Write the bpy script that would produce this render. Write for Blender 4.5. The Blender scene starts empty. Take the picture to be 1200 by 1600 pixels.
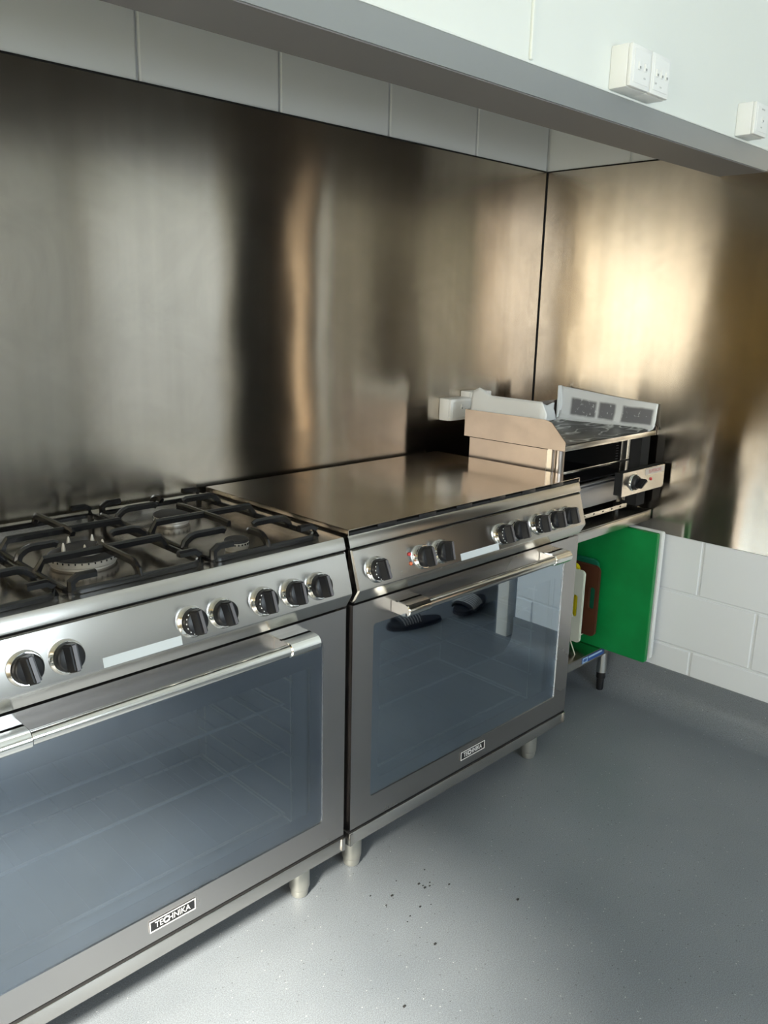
import bpy, bmesh, math, random
from mathutils import Vector, Matrix
random.seed(7)
SC = bpy.context.scene
COL = SC.collection
PI = math.pi
# ------------------------------------------------------------------ camera, world, lights, exposure
def make_camera():
    cx, cy, cz = -2.6257, -1.8540, 1.3687
    yaw, pitch, roll, f = -0.7809, -0.2454, 0.0230, 1283.0
    a = -yaw
    fw = Vector((math.sin(a)*math.cos(pitch), math.cos(a)*math.cos(pitch), math.sin(pitch)))
    rt = Vector((math.cos(a), -math.sin(a), 0)); up = rt.cross(fw)
    r2 = math.cos(roll)*rt + math.sin(roll)*up
    u2 = -math.sin(roll)*rt + math.cos(roll)*up
    cam = bpy.data.cameras.new('camera'); ob = bpy.data.objects.new('camera', cam); COL.objects.link(ob)
    M = Matrix((r2, u2, -fw)).transposed().to_4x4(); M.translation = Vector((cx, cy, cz))
    ob.matrix_world = M
    cam.sensor_fit = 'VERTICAL'; cam.sensor_height = 36.0; cam.lens = f/1600*36.0
    cam.clip_start = 0.02
    SC.camera = ob
make_camera()
SC.view_settings.view_transform = 'Standard'; SC.view_settings.look = 'None'
SC.view_settings.gamma = 1.0; SC.view_settings.use_curve_mapping = False
SC.view_settings.exposure = 0.12
SC.cycles.use_denoising = True
SC.cycles.max_bounces = 10; SC.cycles.glossy_bounces = 6; SC.cycles.transparent_max_bounces = 12
SC.cycles.sample_clamp_indirect = 6.0; SC.cycles.blur_glossy = 0.6
W = bpy.data.worlds.new('sky'); SC.world = W; W.use_nodes = True
bg = W.node_tree.nodes['Background']; bg.inputs[0].default_value = (0.86, 0.94, 1.0, 1); bg.inputs[1].default_value = 2.4
def area(name, loc, aim, sx, sy, power, col, spread=PI):
    l = bpy.data.lights.new(name, 'AREA'); l.shape = 'RECTANGLE'; l.size = sx; l.size_y = sy; l.energy = power; l.color = col; l.spread = spread
    o = bpy.data.objects.new(name, l); COL.objects.link(o); o.location = loc
    o.rotation_euler = (Vector(aim)-Vector(loc)).to_track_quat('-Z', 'Y').to_euler(); return o
WIN_W = (-2.65, -1.40, 0.75, 2.20)      # window in the left wall: y0, y1, z0, z1
WIN_S = (-2.00, -1.02, 0.95, 2.25)
FILL_W = (-3.70, -2.85, 0.75, 2.20)     # unseen second opening in the left wall, added for more west light        # window in the front wall: x0, x1, z0, z1
area('west_area_light', (-4.36, (WIN_W[0]+WIN_W[1])/2, 1.475), (0, -1.6, 1.1), 1.2, 1.4, 27, (1.0, 0.91, 0.71))
area('west_area_light', (-4.36, (FILL_W[0]+FILL_W[1])/2, 1.475), (0, -1.2, 1.0), 0.8, 1.4, 9, (1.0, 0.88, 0.76))  # fill lamp in the added second opening, strengthens the west light
area('window_daylight_south', ((WIN_S[0]+WIN_S[1])/2, -3.76, 1.6), (-1.6, 0, 1.0), 0.85, 1.2, 32, (0.80, 0.92, 1.0))
sun = bpy.data.lights.new('sun', 'SUN'); sun.energy = 24.0; sun.angle = math.radians(7); sun.color = (1, 0.91, 0.78)
so = bpy.data.objects.new('sun', sun); COL.objects.link(so)
so.rotation_euler = Vector((2.40, 1.15, -1.75)).to_track_quat('-Z', 'Y').to_euler()

# ------------------------------------------------------------------ materials
def nn(nt, t, **k):
    n = nt.nodes.new(t)
    for a, b in k.items(): setattr(n, a, b)
    return n
def mat(name, col, rough=0.5, metal=0.0, spec=None, coat=0.0, emit=None):
    m = bpy.data.materials.new(name); m.use_nodes = True
    b = m.node_tree.nodes['Principled BSDF']
    b.inputs['Base Color'].default_value = (*col, 1); b.inputs['Roughness'].default_value = rough; b.inputs['Metallic'].default_value = metal
    if spec is not None: b.inputs['Specular IOR Level'].default_value = spec
    if coat: b.inputs['Coat Weight'].default_value = coat
    return m
def noise(nt, scale, detail=4, rough=0.55, stretch=None, coord='Object'):
    tc = nn(nt, 'ShaderNodeTexCoord'); mp = nn(nt, 'ShaderNodeMapping')
    nt.links.new(tc.outputs[coord], mp.inputs[0])
    if stretch: mp.inputs['Scale'].default_value = stretch
    n = nn(nt, 'ShaderNodeTexNoise'); n.inputs['Scale'].default_value = scale; n.inputs['Detail'].default_value = detail; n.inputs['Roughness'].default_value = rough
    nt.links.new(mp.outputs[0], n.inputs['Vector']); return n
def ramp(nt, src, stops):
    r = nn(nt, 'ShaderNodeValToRGB'); e = r.color_ramp.elements
    while len(e) < len(stops): e.new(0.5)
    for i, (p, c) in enumerate(stops):
        e[i].position = p; e[i].color = (*c, 1) if isinstance(c, tuple) else (c, c, c, 1)
    nt.links.new(src, r.inputs[0]); return r
def bump(m, src, strength, dist=0.01, prev=None):
    nt = m.node_tree; b = nn(nt, 'ShaderNodeBump'); b.inputs['Strength'].default_value = strength; b.inputs['Distance'].default_value = dist
    nt.links.new(src, b.inputs['Height'])
    if prev: nt.links.new(prev.outputs[0], b.inputs['Normal'])
    nt.links.new(b.outputs[0], nt.nodes['Principled BSDF'].inputs['Normal']); return b
def varied(m, c1, c2, scale, detail=4, lo=0.35, hi=0.65, stretch=None):
    nt = m.node_tree; n = noise(nt, scale, detail, stretch=stretch); r = ramp(nt, n.outputs[0], [(lo, c1), (hi, c2)])
    nt.links.new(r.outputs[0], nt.nodes['Principled BSDF'].inputs['Base Color']); return n
def steel(name, c1, c2, r1, r2, aniso, rot, wave=None, grain=None, smear=2.2, streak=False):
    m = mat(name, c1, r1, 1.0); nt = m.node_tree; b = nt.nodes['Principled BSDF']
    n = varied(m, c1, c2, smear, 4, 0.25, 0.75)
    if streak:      # wiping marks left in the brushed face: long upright streaks and faint swirls
        src = b.inputs['Base Color'].links[0].from_socket
        s1 = noise(nt, 1.0, 4, 0.6, stretch=(16, 16, 0.5)); s2 = noise(nt, 3.5, 7, 0.7); s2.inputs['Distortion'].default_value = 2.5
        for nz, lo, hi in ((s1, 0.94, 1.05), (s2, 0.93, 1.06)):
            r_ = ramp(nt, nz.outputs[0], [(0.3, lo), (0.7, hi)]); mx = nn(nt, 'ShaderNodeMixRGB', blend_type='MULTIPLY'); mx.inputs[0].default_value = 1
            nt.links.new(src, mx.inputs[1]); nt.links.new(r_.outputs[0], mx.inputs[2]); src = mx.outputs[0]
        nt.links.new(src, b.inputs['Base Color'])
    n2 = noise(nt, smear*1.7, 5, 0.5, stretch=(1, 1, 1.4)); mr = nn(nt, 'ShaderNodeMapRange')
    mr.inputs['From Min'].default_value = 0.25; mr.inputs['From Max'].default_value = 0.75
    mr.inputs['To Min'].default_value = r1; mr.inputs['To Max'].default_value = r2
    nt.links.new(n2.outputs[0], mr.inputs[0]); nt.links.new(mr.outputs[0], b.inputs['Roughness'])
    b.inputs['Anisotropic'].default_value = aniso; b.inputs['Anisotropic Rotation'].default_value = rot
    t = nn(nt, 'ShaderNodeTangent', direction_type='UV_MAP'); nt.links.new(t.outputs[0], b.inputs['Tangent'])
    prev = None
    if grain:
        g = noise(nt, 1.0, 2, 0.6, stretch=grain); prev = bump(m, g.outputs[0], 0.12, 0.0004)
    if wave:
        w = noise(nt, wave[0], 1.5, 0.4, stretch=wave[2] if len(wave) > 2 else None); prev = bump(m, w.outputs[0], 1.0, wave[1], prev)
    return m
M = {}
M['splash'] = steel('brushed_splash_steel', (0.47, 0.435, 0.385), (0.55, 0.50, 0.44), 0.135, 0.175, 1.0, 0.25, wave=(2.3, 0.0028, (1.2, 1.2, 0.9)), smear=1.6, streak=True)
M['steel'] = steel('brushed_steel', (0.57, 0.555, 0.53), (0.64, 0.62, 0.59), 0.20, 0.28, 0.7, 0.25, smear=4)
M['steel_door'] = steel('brushed_door_steel', (0.43, 0.41, 0.405), (0.50, 0.48, 0.47), 0.24, 0.29, 0.7, 0.25, smear=2)
M['lid_steel'] = steel('worn_lid_steel', (0.58, 0.53, 0.48), (0.68, 0.62, 0.56), 0.09, 0.20, 0.3, 0.0, wave=(3.0, 0.004), smear=2.5)
M['hob_steel'] = steel('stained_hob_steel', (0.11, 0.095, 0.08), (0.40, 0.36, 0.32), 0.14, 0.26, 0.3, 0.0, smear=6)
M['grid_steel'] = steel('worn_griddle_steel', (0.40, 0.355, 0.33), (0.50, 0.44, 0.41), 0.26, 0.38, 0.5, 0.25, smear=8)
M['tray'] = mat('dull_tray_metal', (0.36, 0.36, 0.38), 0.42, 0.8)
M['chrome'] = mat('chrome', (0.82, 0.82, 0.80), 0.06, 1.0)
M['bar_steel'] = mat('polished_bar_steel', (0.78, 0.77, 0.74), 0.16, 1.0)
M['matt_metal'] = mat('satin_leg_metal', (0.42, 0.42, 0.39), 0.45, 0.75)
M['knob'] = mat('knob_black', (0.014, 0.0145, 0.017), 0.33, spec=0.35)
M['knob_grip'] = mat('knob_grip_grey', (0.13, 0.125, 0.14), 0.28)
M['white_print'] = mat('white_print', (0.75, 0.75, 0.75), 0.5)
M['black'] = mat('black_plastic', (0.012, 0.012, 0.014), 0.4)
M['matt_black'] = mat('matt_black', (0.010, 0.010, 0.011), 0.75)
M['gap'] = mat('dark_recess', (0.008, 0.008, 0.009), 0.9)
M['iron'] = mat('cast_iron', (0.009, 0.009, 0.010), 0.22)
nI = noise(M['iron'].node_tree, 90, 3); bump(M['iron'], nI.outputs[0], 0.12, 0.001)
M['burner_cap'] = mat('burner_cap', (0.03, 0.03, 0.032), 0.55)
M['burner_ring'] = mat('burner_ring_alloy', (0.62, 0.60, 0.56), 0.45, 0.5)
M['white_plastic'] = mat('white_plastic', (0.86, 0.87, 0.86), 0.28)
M['grey_print'] = mat('grey_print', (0.33, 0.34, 0.34), 0.6)
M['label_white'] = mat('label_white', (0.62, 0.67, 0.70), 0.35)
M['red_lamp'] = mat('red_lamp_lens', (0.55, 0.02, 0.02), 0.15, coat=1)
M['amber_lamp'] = mat('amber_lamp_lens', (0.65, 0.12, 0.03), 0.15, coat=1)
M['wall_paint'] = mat('white_wall_paint', (0.80, 0.83, 0.86), 0.38)
nW = noise(M['wall_paint'].node_tree, 26, 5); bump(M['wall_paint'], nW.outputs[0], 0.12, 0.002)
M['block_shade'] = M['wall_paint']
M['board_paint'] = mat('bulkhead_paint', (0.80, 0.83, 0.80), 0.42)
M['grey_trim'] = mat('grey_trim_paint', (0.27, 0.285, 0.29), 0.42)
M['soffit'] = mat('grey_soffit_paint', (0.20, 0.19, 0.19), 0.55)
M['ochre'] = mat('ochre_wall_paint', (0.76, 0.52, 0.18), 0.6)
M['door_white'] = mat('door_frame_paint', (0.80, 0.78, 0.73), 0.4)
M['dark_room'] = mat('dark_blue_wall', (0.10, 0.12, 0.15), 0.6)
M['dark_door'] = mat('dark_brown_door_paint', (0.05, 0.035, 0.028), 0.4)
M['ceiling'] = mat('ceiling_paint', (0.80, 0.80, 0.78), 0.7)
def floor_mat():
    m = mat('grey_safety_vinyl', (0.2, 0.21, 0.22), 0.42); nt = m.node_tree; b = nt.nodes['Principled BSDF']
    n = noise(nt, 3.0, 6); base = ramp(nt, n.outputs[0], [(0.3, (0.180, 0.200, 0.225)), (0.7, (0.220, 0.240, 0.265))])
    fn = noise(nt, 420, 2); fine = ramp(nt, fn.outputs[0], [(0.35, 0.72), (0.7, 1.2)])
    mx = nn(nt, 'ShaderNodeMixRGB', blend_type='MULTIPLY'); mx.inputs[0].default_value = 1
    nt.links.new(base.outputs[0], mx.inputs[1]); nt.links.new(fine.outputs[0], mx.inputs[2])
    tc = nn(nt, 'ShaderNodeTexCoord'); v = nn(nt, 'ShaderNodeTexVoronoi'); v.inputs['Scale'].default_value = 85
    nt.links.new(tc.outputs['Object'], v.inputs['Vector'])
    sp = ramp(nt, v.outputs['Distance'], [(0.0, 1.0), (0.10, 1.0), (0.14, 0.0)])
    wn = nn(nt, 'ShaderNodeMath', operation='GREATER_THAN'); wn.inputs[1].default_value = 0.62
    sep = nn(nt, 'ShaderNodeSeparateColor'); nt.links.new(v.outputs['Color'], sep.inputs[0]); nt.links.new(sep.outputs[0], wn.inputs[0])
    mm = nn(nt, 'ShaderNodeMath', operation='MULTIPLY'); nt.links.new(sp.outputs[0], mm.inputs[0]); nt.links.new(wn.outputs[0], mm.inputs[1])
    flc = ramp(nt, sep.outputs[1], [(0.0, (0.06, 0.065, 0.07)), (0.55, (0.09, 0.09, 0.1)), (0.6, (0.42, 0.43, 0.44))])
    m2 = nn(nt, 'ShaderNodeMixRGB'); nt.links.new(mm.outputs[0], m2.inputs[0]); nt.links.new(mx.outputs[0], m2.inputs[1]); nt.links.new(flc.outputs[0], m2.inputs[2])
    nt.links.new(m2.outputs[0], b.inputs['Base Color'])
    r = ramp(nt, n.outputs[0], [(0.3, 0.36), (0.7, 0.5)]); nt.links.new(r.outputs[0], b.inputs['Roughness'])
    bump(m, fn.outputs[0], 0.15, 0.0006); return m
M['floor'] = floor_mat()
def glass_mat(name, refl, gcol, tcol, rough, smudge):
    m = bpy.data.materials.new(name); m.use_nodes = True; nt = m.node_tree; nt.nodes.clear()
    out = nn(nt, 'ShaderNodeOutputMaterial'); mix = nn(nt, 'ShaderNodeMixShader'); tr = nn(nt, 'ShaderNodeBsdfTransparent'); gl = nn(nt, 'ShaderNodeBsdfGlossy')
    tr.inputs[0].default_value = (*tcol, 1); gl.inputs[0].default_value = (*gcol, 1)
    n = noise(nt, 3.2, 7, 0.6); mr = nn(nt, 'ShaderNodeMapRange'); mr.inputs['From Min'].default_value = 0.42; mr.inputs['From Max'].default_value = 0.72
    mr.inputs['To Min'].default_value = rough; mr.inputs['To Max'].default_value = rough+smudge
    nt.links.new(n.outputs[0], mr.inputs[0]); nt.links.new(mr.outputs[0], gl.inputs['Roughness'])
    mix.inputs[0].default_value = refl
    nt.links.new(tr.outputs[0], mix.inputs[1]); nt.links.new(gl.outputs[0], mix.inputs[2])
    # thin film of grease
    df = nn(nt, 'ShaderNodeBsdfDiffuse'); df.inputs[0].default_value = (0.55, 0.60, 0.66, 1)
    n3 = noise(nt, 3.0, 5, 0.6, stretch=(1, 1, 1.6)); fr = ramp(nt, n3.outputs[0], [(0.45, 0.0), (0.8, smudge*0.16)])
    m3 = nn(nt, 'ShaderNodeMixShader'); nt.links.new(fr.outputs[0], m3.inputs[0]); nt.links.new(mix.outputs[0], m3.inputs[1]); nt.links.new(df.outputs[0], m3.inputs[2])
    nt.links.new(m3.outputs[0], out.inputs[0]); return m
M['glass_a'] = glass_mat('smeared_oven_glass', 0.26, (0.80, 0.88, 0.97), (0.46, 0.52, 0.59), 0.04, 0.16)
M['glass_b'] = glass_mat('clear_oven_glass', 0.48, (0.82, 0.92, 1.0), (0.50, 0.58, 0.68), 0.015, 0.03)
M['glass_border'] = mat('navy_glass_print', (0.022, 0.038, 0.075), 0.3)
M['enamel'] = mat('oven_enamel', (0.30, 0.315, 0.33), 0.4)
M['wire'] = mat('rack_wire', (0.80, 0.77, 0.66), 0.35, 0.35)
M['dull_wire'] = mat('dull_rack_wire', (0.27, 0.28, 0.29), 0.6, 0.0)
M['window_glass'] = glass_mat('window_glass', 0.06, (1, 1, 1), (0.95, 0.97, 0.97), 0.0, 0.0)
M['stripe_tint_glass'] = glass_mat('stripe_tint_glass', 0.06, (1, 1, 1), (1.0, 0.84, 0.66), 0.0, 0.0)  # tint chosen to warm the reflected stripe from the added slit
def plastic_board(name, c, c2):
    m = mat(name, c, 0.42); varied(m, c, c2, 9, 8, 0.35, 0.75)
    n = noise(m.node_tree, 1.0, 3, 0.6, stretch=(30, 14, 130)); bump(m, n.outputs[0], 0.15, 0.001); return m
M['green'] = plastic_board('green_board', (0.002, 0.22, 0.05), (0.003, 0.29, 0.07))
M['teal'] = plastic_board('dark_green_board', (0.01, 0.16, 0.09), (0.012, 0.19, 0.11))
M['white_board'] = plastic_board('white_board', (0.80, 0.82, 0.82), (0.86, 0.87, 0.86))
M['cream'] = plastic_board('cream_board', (0.74, 0.76, 0.66), (0.80, 0.82, 0.72))
M['yellow'] = plastic_board('yellow_board', (0.72, 0.58, 0.01), (0.80, 0.66, 0.02))
M['brown'] = plastic_board('brown_board', (0.085, 0.028, 0.016), (0.11, 0.038, 0.022))
M['griddle_top'] = mat('seasoned_griddle', (0.05, 0.052, 0.052), 0.22)
varied(M['griddle_top'], (0.035, 0.036, 0.036), (0.10, 0.105, 0.10), 16, 8)
def paper_mat(name, grease, scale=1.0):
    m = mat(name, (0.86, 0.88, 0.89), 0.55); nt = m.node_tree; b = nt.nodes['Principled BSDF']
    if grease:
        tc = nn(nt, 'ShaderNodeTexCoord'); sep = nn(nt, 'ShaderNodeSeparateXYZ'); nt.links.new(tc.outputs['UV'], sep.inputs[0])
        nz = noise(nt, 60, 5); nl = noise(nt, 9, 3)
    # grease patches: u, v boxes of the sheet soaked through (the stains are in the paper itself)
        def band(sock, a, c, soft=0.012):
            r = nn(nt, 'ShaderNodeValToRGB'); e = r.color_ramp.elements; e.new(.5); e.new(.5)
            for i, (p, v) in enumerate([(max(a-soft, 0), 0), (a+soft, 1), (c-soft, 1), (min(c+soft, 1), 0)]): e[i].position = p; e[i].color = (v, v, v, 1)
            nt.links.new(sock, r.inputs[0]); return r.outputs[0]
        ad = nn(nt, 'ShaderNodeMath', operation='MULTIPLY_ADD'); ad.inputs[1].default_value = 0.05; nt.links.new(nl.outputs[0], ad.inputs[0]); nt.links.new(sep.outputs[0], ad.inputs[2])
        ad2 = nn(nt, 'ShaderNodeMath', operation='MULTIPLY_ADD'); ad2.inputs[1].default_value = 0.16; nt.links.new(nl.outputs[0], ad2.inputs[0]); nt.links.new(sep.outputs[1], ad2.inputs[2])
        tot = None
        for (u0, u1, v0, v1) in grease:
            mu = nn(nt, 'ShaderNodeMath', operation='MULTIPLY'); nt.links.new(band(ad.outputs[0], u0, u1), mu.inputs[0]); nt.links.new(band(ad2.outputs[0], v0, v1, 0.04), mu.inputs[1])
            if tot is None: tot = mu
            else:
                s = nn(nt, 'ShaderNodeMath', operation='MAXIMUM'); nt.links.new(tot.outputs[0], s.inputs[0]); nt.links.new(mu.outputs[0], s.inputs[1]); tot = s
        fl = ramp(nt, nz.outputs[0], [(0.60, 1.0), (0.68, 0.25)])
        mm = nn(nt, 'ShaderNodeMath', operation='MULTIPLY'); nt.links.new(tot.outputs[0], mm.inputs[0]); nt.links.new(fl.outputs[0], mm.inputs[1])
        mx = nn(nt, 'ShaderNodeMixRGB'); mx.inputs[1].default_value = (0.84, 0.86, 0.87, 1); mx.inputs[2].default_value = (0.20, 0.20, 0.215, 1)
        nt.links.new(mm.outputs[0], mx.inputs[0]); nt.links.new(mx.outputs[0], b.inputs['Base Color'])
    n = noise(nt, 25, 4); bump(m, n.outputs[0], 0.2, 0.002); return m
M['paper'] = paper_mat('greaseproof_paper', None)
M['paper_greasy'] = paper_mat('greasy_greaseproof_paper', [(0.13, 0.40, 0.24, 0.78), (0.43, 0.60, 0.24, 0.80), (0.68, 0.985, 0.24, 0.82)])
def liner_mat():
    m = mat('greasy_liner', (0.09, 0.095, 0.09), 0.35); nt = m.node_tree
    n = noise(nt, 5.5, 2, 0.5, stretch=(1, 2.0, 1)); r = ramp(nt, n.outputs[0], [(0.475, (0.05, 0.052, 0.05)), (0.5, (0.72, 0.74, 0.73)), (0.525, (0.05, 0.052, 0.05))])
    n2 = noise(nt, 38, 4); r2 = ramp(nt, n2.outputs[0], [(0.64, 0.0), (0.68, 0.7)])
    mx = nn(nt, 'ShaderNodeMixRGB'); nt.links.new(r2.outputs[0], mx.inputs[0]); nt.links.new(r.outputs[0], mx.inputs[1]); mx.inputs[2].default_value = (0.5, 0.52, 0.51, 1)
    nt.links.new(mx.outputs[0], nt.nodes['Principled BSDF'].inputs['Base Color']); bump(m, n.outputs[0], 0.4, 0.004); return m
M['liner'] = liner_mat()
M['slipper'] = mat('black_knit', (0.012, 0.012, 0.016), 0.9)
M['slipper_sole'] = mat('black_sole', (0.016, 0.014, 0.017), 0.8)
M['slipper_thread'] = mat('white_thread', (0.5, 0.5, 0.52), 0.8)
M['blue_label'] = mat('blue_label', (0.03, 0.10, 0.36), 0.35)
M['light_blue_label'] = mat('light_blue_label', (0.45, 0.62, 0.82), 0.35)
M['red_print'] = mat('red_print', (0.45, 0.10, 0.08), 0.5)
M['badge_pale'] = mat('pale_badge', (0.62, 0.55, 0.50), 0.4)
M['crumb'] = mat('dark_crumb', (0.02, 0.02, 0.02), 0.8)
M['grass'] = mat('outside_lawn', (0.25, 0.30, 0.08), 0.9)

# ------------------------------------------------------------------ mesh helpers
class MB:
    def __init__(s): s.v = []; s.f = []
    def add(s, vs, fs):
        b = len(s.v); s.v += [tuple(v) for v in vs]; s.f += [tuple(i+b for i in f) for f in fs]; return s
    def box(s, x0, x1, y0, y1, z0, z1, bev=0.0, seg=2):
        if bev <= 0:
            return s.add([(x0,y0,z0),(x1,y0,z0),(x1,y1,z0),(x0,y1,z0),(x0,y0,z1),(x1,y0,z1),(x1,y1,z1),(x0,y1,z1)],
                  [(0,3,2,1),(4,5,6,7),(0,1,5,4),(1,2,6,5),(2,3,7,6),(3,0,4,7)])
        bm = bmesh.new(); r = bmesh.ops.create_cube(bm, size=1)
        for v in bm.verts: v.co = ((x0+x1)/2+v.co.x*(x1-x0), (y0+y1)/2+v.co.y*(y1-y0), (z0+z1)/2+v.co.z*(z1-z0))
        bmesh.ops.bevel(bm, geom=bm.edges[:], offset=bev, segments=seg, affect='EDGES', profile=0.5)
        return s.bm(bm)
    def bm(s, bm, mtx=None):
        bm.verts.index_update()
        s.add([(mtx @ v.co if mtx else v.co)[:] for v in bm.verts], [[v.index for v in f.verts] for f in bm.faces]); bm.free(); return s
    def prism(s, prof, a0, a1, axis='x'):
        # prof: closed 2D outline; axis x: (y,z); axis y: (x,z); axis z: (x,y)
        n = len(prof)
        def P(p, a): return (a, p[0], p[1]) if axis == 'x' else ((p[0], a, p[1]) if axis == 'y' else (p[0], p[1], a))
        vs = [P(p, a0) for p in prof]+[P(p, a1) for p in prof]
        return s.add(vs, [tuple(range(n))[::-1], tuple(range(n, 2*n))]+[(i, (i+1) % n, (i+1) % n+n, i+n) for i in range(n)])
    def lathe(s, prof, mtx, seg=24):
        # prof: (r, h) from the base up, about local z; mtx places it
        vs = []; fs = []; n = len(prof)
        for k in range(seg):
            a = 2*PI*k/seg
            for r, h in prof: vs.append((mtx @ Vector((r*math.cos(a), r*math.sin(a), h)))[:])
        for k in range(seg):
            k2 = (k+1) % seg
            for i in range(n-1): fs.append((k*n+i, k2*n+i, k2*n+i+1, k*n+i+1))
        fs.append(tuple(k*n for k in range(seg))[::-1]); fs.append(tuple(k*n+n-1 for k in range(seg)))
        return s.add(vs, fs)
    def cyl(s, p0, p1, r, seg=12):
        p0 = Vector(p0); p1 = Vector(p1); d = p1-p0
        m = Matrix.Translation(p0) @ d.to_track_quat('Z', 'Y').to_matrix().to_4x4()
        return s.lathe([(r, 0), (r, d.length)], m, seg)
    def tube(s, pts, r, seg=8):
        pts = [Vector(p) for p in pts]; n = len(pts); rings = []; vs = []
        for i, p in enumerate(pts):
            t = (pts[min(i+1, n-1)]-pts[max(i-1, 0)]).normalized()
            ref = Vector((0, 0, 1)) if abs(t.z) < 0.9 else Vector((1, 0, 0))
            a = t.cross(ref).normalized(); b = t.cross(a)
            for k in range(seg):
                an = 2*PI*k/seg; vs.append((p+a*math.cos(an)*r+b*math.sin(an)*r)[:])
        fs = [(i*seg+k, i*seg+(k+1) % seg, (i+1)*seg+(k+1) % seg, (i+1)*seg+k) for i in range(n-1) for k in range(seg)]
        fs += [tuple(range(seg))[::-1], tuple((n-1)*seg+k for k in range(seg))]
        return s.add(vs, fs)
    def bar(s, pts, w, h, bev=0.0):
        # rectangular bar along a path: width w across (horizontal), height h
        pts = [Vector(p) for p in pts]; n = len(pts); vs = []
        for i, p in enumerate(pts):
            t = (pts[min(i+1, n-1)]-pts[max(i-1, 0)]); th = Vector((t.x, t.y, 0))
            th = th.normalized() if th.length > 1e-5 else Vector((1, 0, 0))
            a = Vector((-th.y, th.x, 0)); up = t.normalized().cross(a).normalized()
            if up.z < 0: up = -up
            if abs(t.normalized().z) > .95: up = -th
            c = 0.3
            for u, v in ((-1, -1), (1, -1), (1, 1-c*2), (1-c*2, 1), (-1+c*2, 1), (-1, 1-c*2)):
                vs.append((p+a*u*w/2+up*v*h/2)[:])
        q = 6
        fs = [(i*q+k, i*q+(k+1) % q, (i+1)*q+(k+1) % q, (i+1)*q+k) for i in range(n-1) for k in range(q)]
        fs += [tuple(range(q))[::-1], tuple((n-1)*q+k for k in range(q))]
        return s.add(vs, fs)
    def frame(s, o, i, r, y0, y1, seg=6):
        # plate in xz with a rounded hole; o, i = (x0,x1,z0,z1); thickness y0..y1
        loop = []; own = []
        for c, (cx, cz, a0) in enumerate(((i[1]-r, i[3]-r, 0), (i[0]+r, i[3]-r, 90), (i[0]+r, i[2]+r, 180), (i[1]-r, i[2]+r, 270))):
            for k in range(seg+1):
                a = math.radians(a0+90*k/seg); loop.append((cx+r*math.cos(a), cz+r*math.sin(a))); own.append(c)
        oc = [(o[1], o[3]), (o[0], o[3]), (o[0], o[2]), (o[1], o[2])]; n = len(loop)
        for y, flip in ((y0, False), (y1, True)):
            pass
        vs = [(x, y0, z) for x, z in loop]+[(x, y0, z) for x, z in oc]+[(x, y1, z) for x, z in loop]+[(x, y1, z) for x, z in oc]; N = n+4; fs = []
        for k in range(n):
            k2 = (k+1) % n
            if own[k] == own[k2]: a = (k, k2, n+own[k])
            else: a = (k, k2, n+own[k2], n+own[k])
            fs.append(a); fs.append(tuple(j+N for j in a)[::-1]); fs.append((k2, k, k+N, k2+N))
        for c in range(4): fs.append((n+c, n+(c+1) % 4, n+(c+1) % 4+N, n+c+N))
        return s.add(vs, fs)
    def build(s, name, m, parent=None, smooth=True, recalc=True, loc=None):
        me = bpy.data.meshes.new(name); me.from_pydata(s.v, [], s.f)
        if recalc:
            bm = bmesh.new(); bm.from_mesh(me); bmesh.ops.recalc_face_normals(bm, faces=bm.faces[:]); bm.to_mesh(me); bm.free()
        uv = me.uv_layers.new(name='UVMap'); me.update()
        for p in me.polygons:
            n = p.normal
            if abs(n.z) > 0.85: t = Vector((1, 0, 0)); w = Vector((0, 1, 0))
            else:
                t = Vector((-n.y, n.x, 0)).normalized(); w = Vector((0, 0, 1))
            for li in p.loop_indices:
                c = me.vertices[me.loops[li].vertex_index].co; uv.data[li].uv = (c.dot(t), c.dot(w))
        if smooth:
            try: me.set_sharp_from_angle(angle=math.radians(32))
            except Exception: pass
            for p in me.polygons: p.use_smooth = True
            if hasattr(me, 'set_sharp_from_angle'): me.set_sharp_from_angle(angle=math.radians(32))
        me.materials.append(m)
        o = bpy.data.objects.new(name, me); COL.objects.link(o)
        if parent is not None: o.parent = parent
        if loc is not None: o.location = loc
        return o
def tag(o, label, cat, group=None, kind=None):
    if label: o['label'] = label
    if cat: o['category'] = cat
    if group: o['group'] = group
    if kind: o['kind'] = kind
    return o
def thing(name, label, cat, loc=(0, 0, 0), group=None):
    o = bpy.data.objects.new(name, None); COL.objects.link(o); o.location = loc; o.empty_display_size = 0.05
    return tag(o, label, cat, group)
def struct(o): o['kind'] = 'structure'; return o
def B(*a, **k): return MB().box(*a, **k)
def text(body, name, m, parent, size, mtx, extrude=0.0003, align='CENTER', sx=1.0, bold=0.0):
    cu = bpy.data.curves.new('text', 'FONT'); cu.body = body; cu.size = size; cu.extrude = extrude; cu.align_x = align; cu.align_y = 'CENTER'; cu.offset = bold; cu.resolution_u = 3
    o = bpy.data.objects.new('tmp', cu); COL.objects.link(o); dg = bpy.context.evaluated_depsgraph_get()
    me = bpy.data.meshes.new_from_object(o.evaluated_get(dg)); bpy.data.objects.remove(o)
    me.name = name
    me.transform(mtx @ Matrix.Diagonal((sx, 1, 1, 1))); me.materials.clear(); me.materials.append(m)
    t = bpy.data.objects.new(name, me); COL.objects.link(t); t.parent = parent; return t
FRONT = Matrix(((1,0,0,0),(0,0,-1,0),(0,1,0,0),(0,0,0,1)))     # local x->x, y->z, z->-y (text facing the room)

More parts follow.
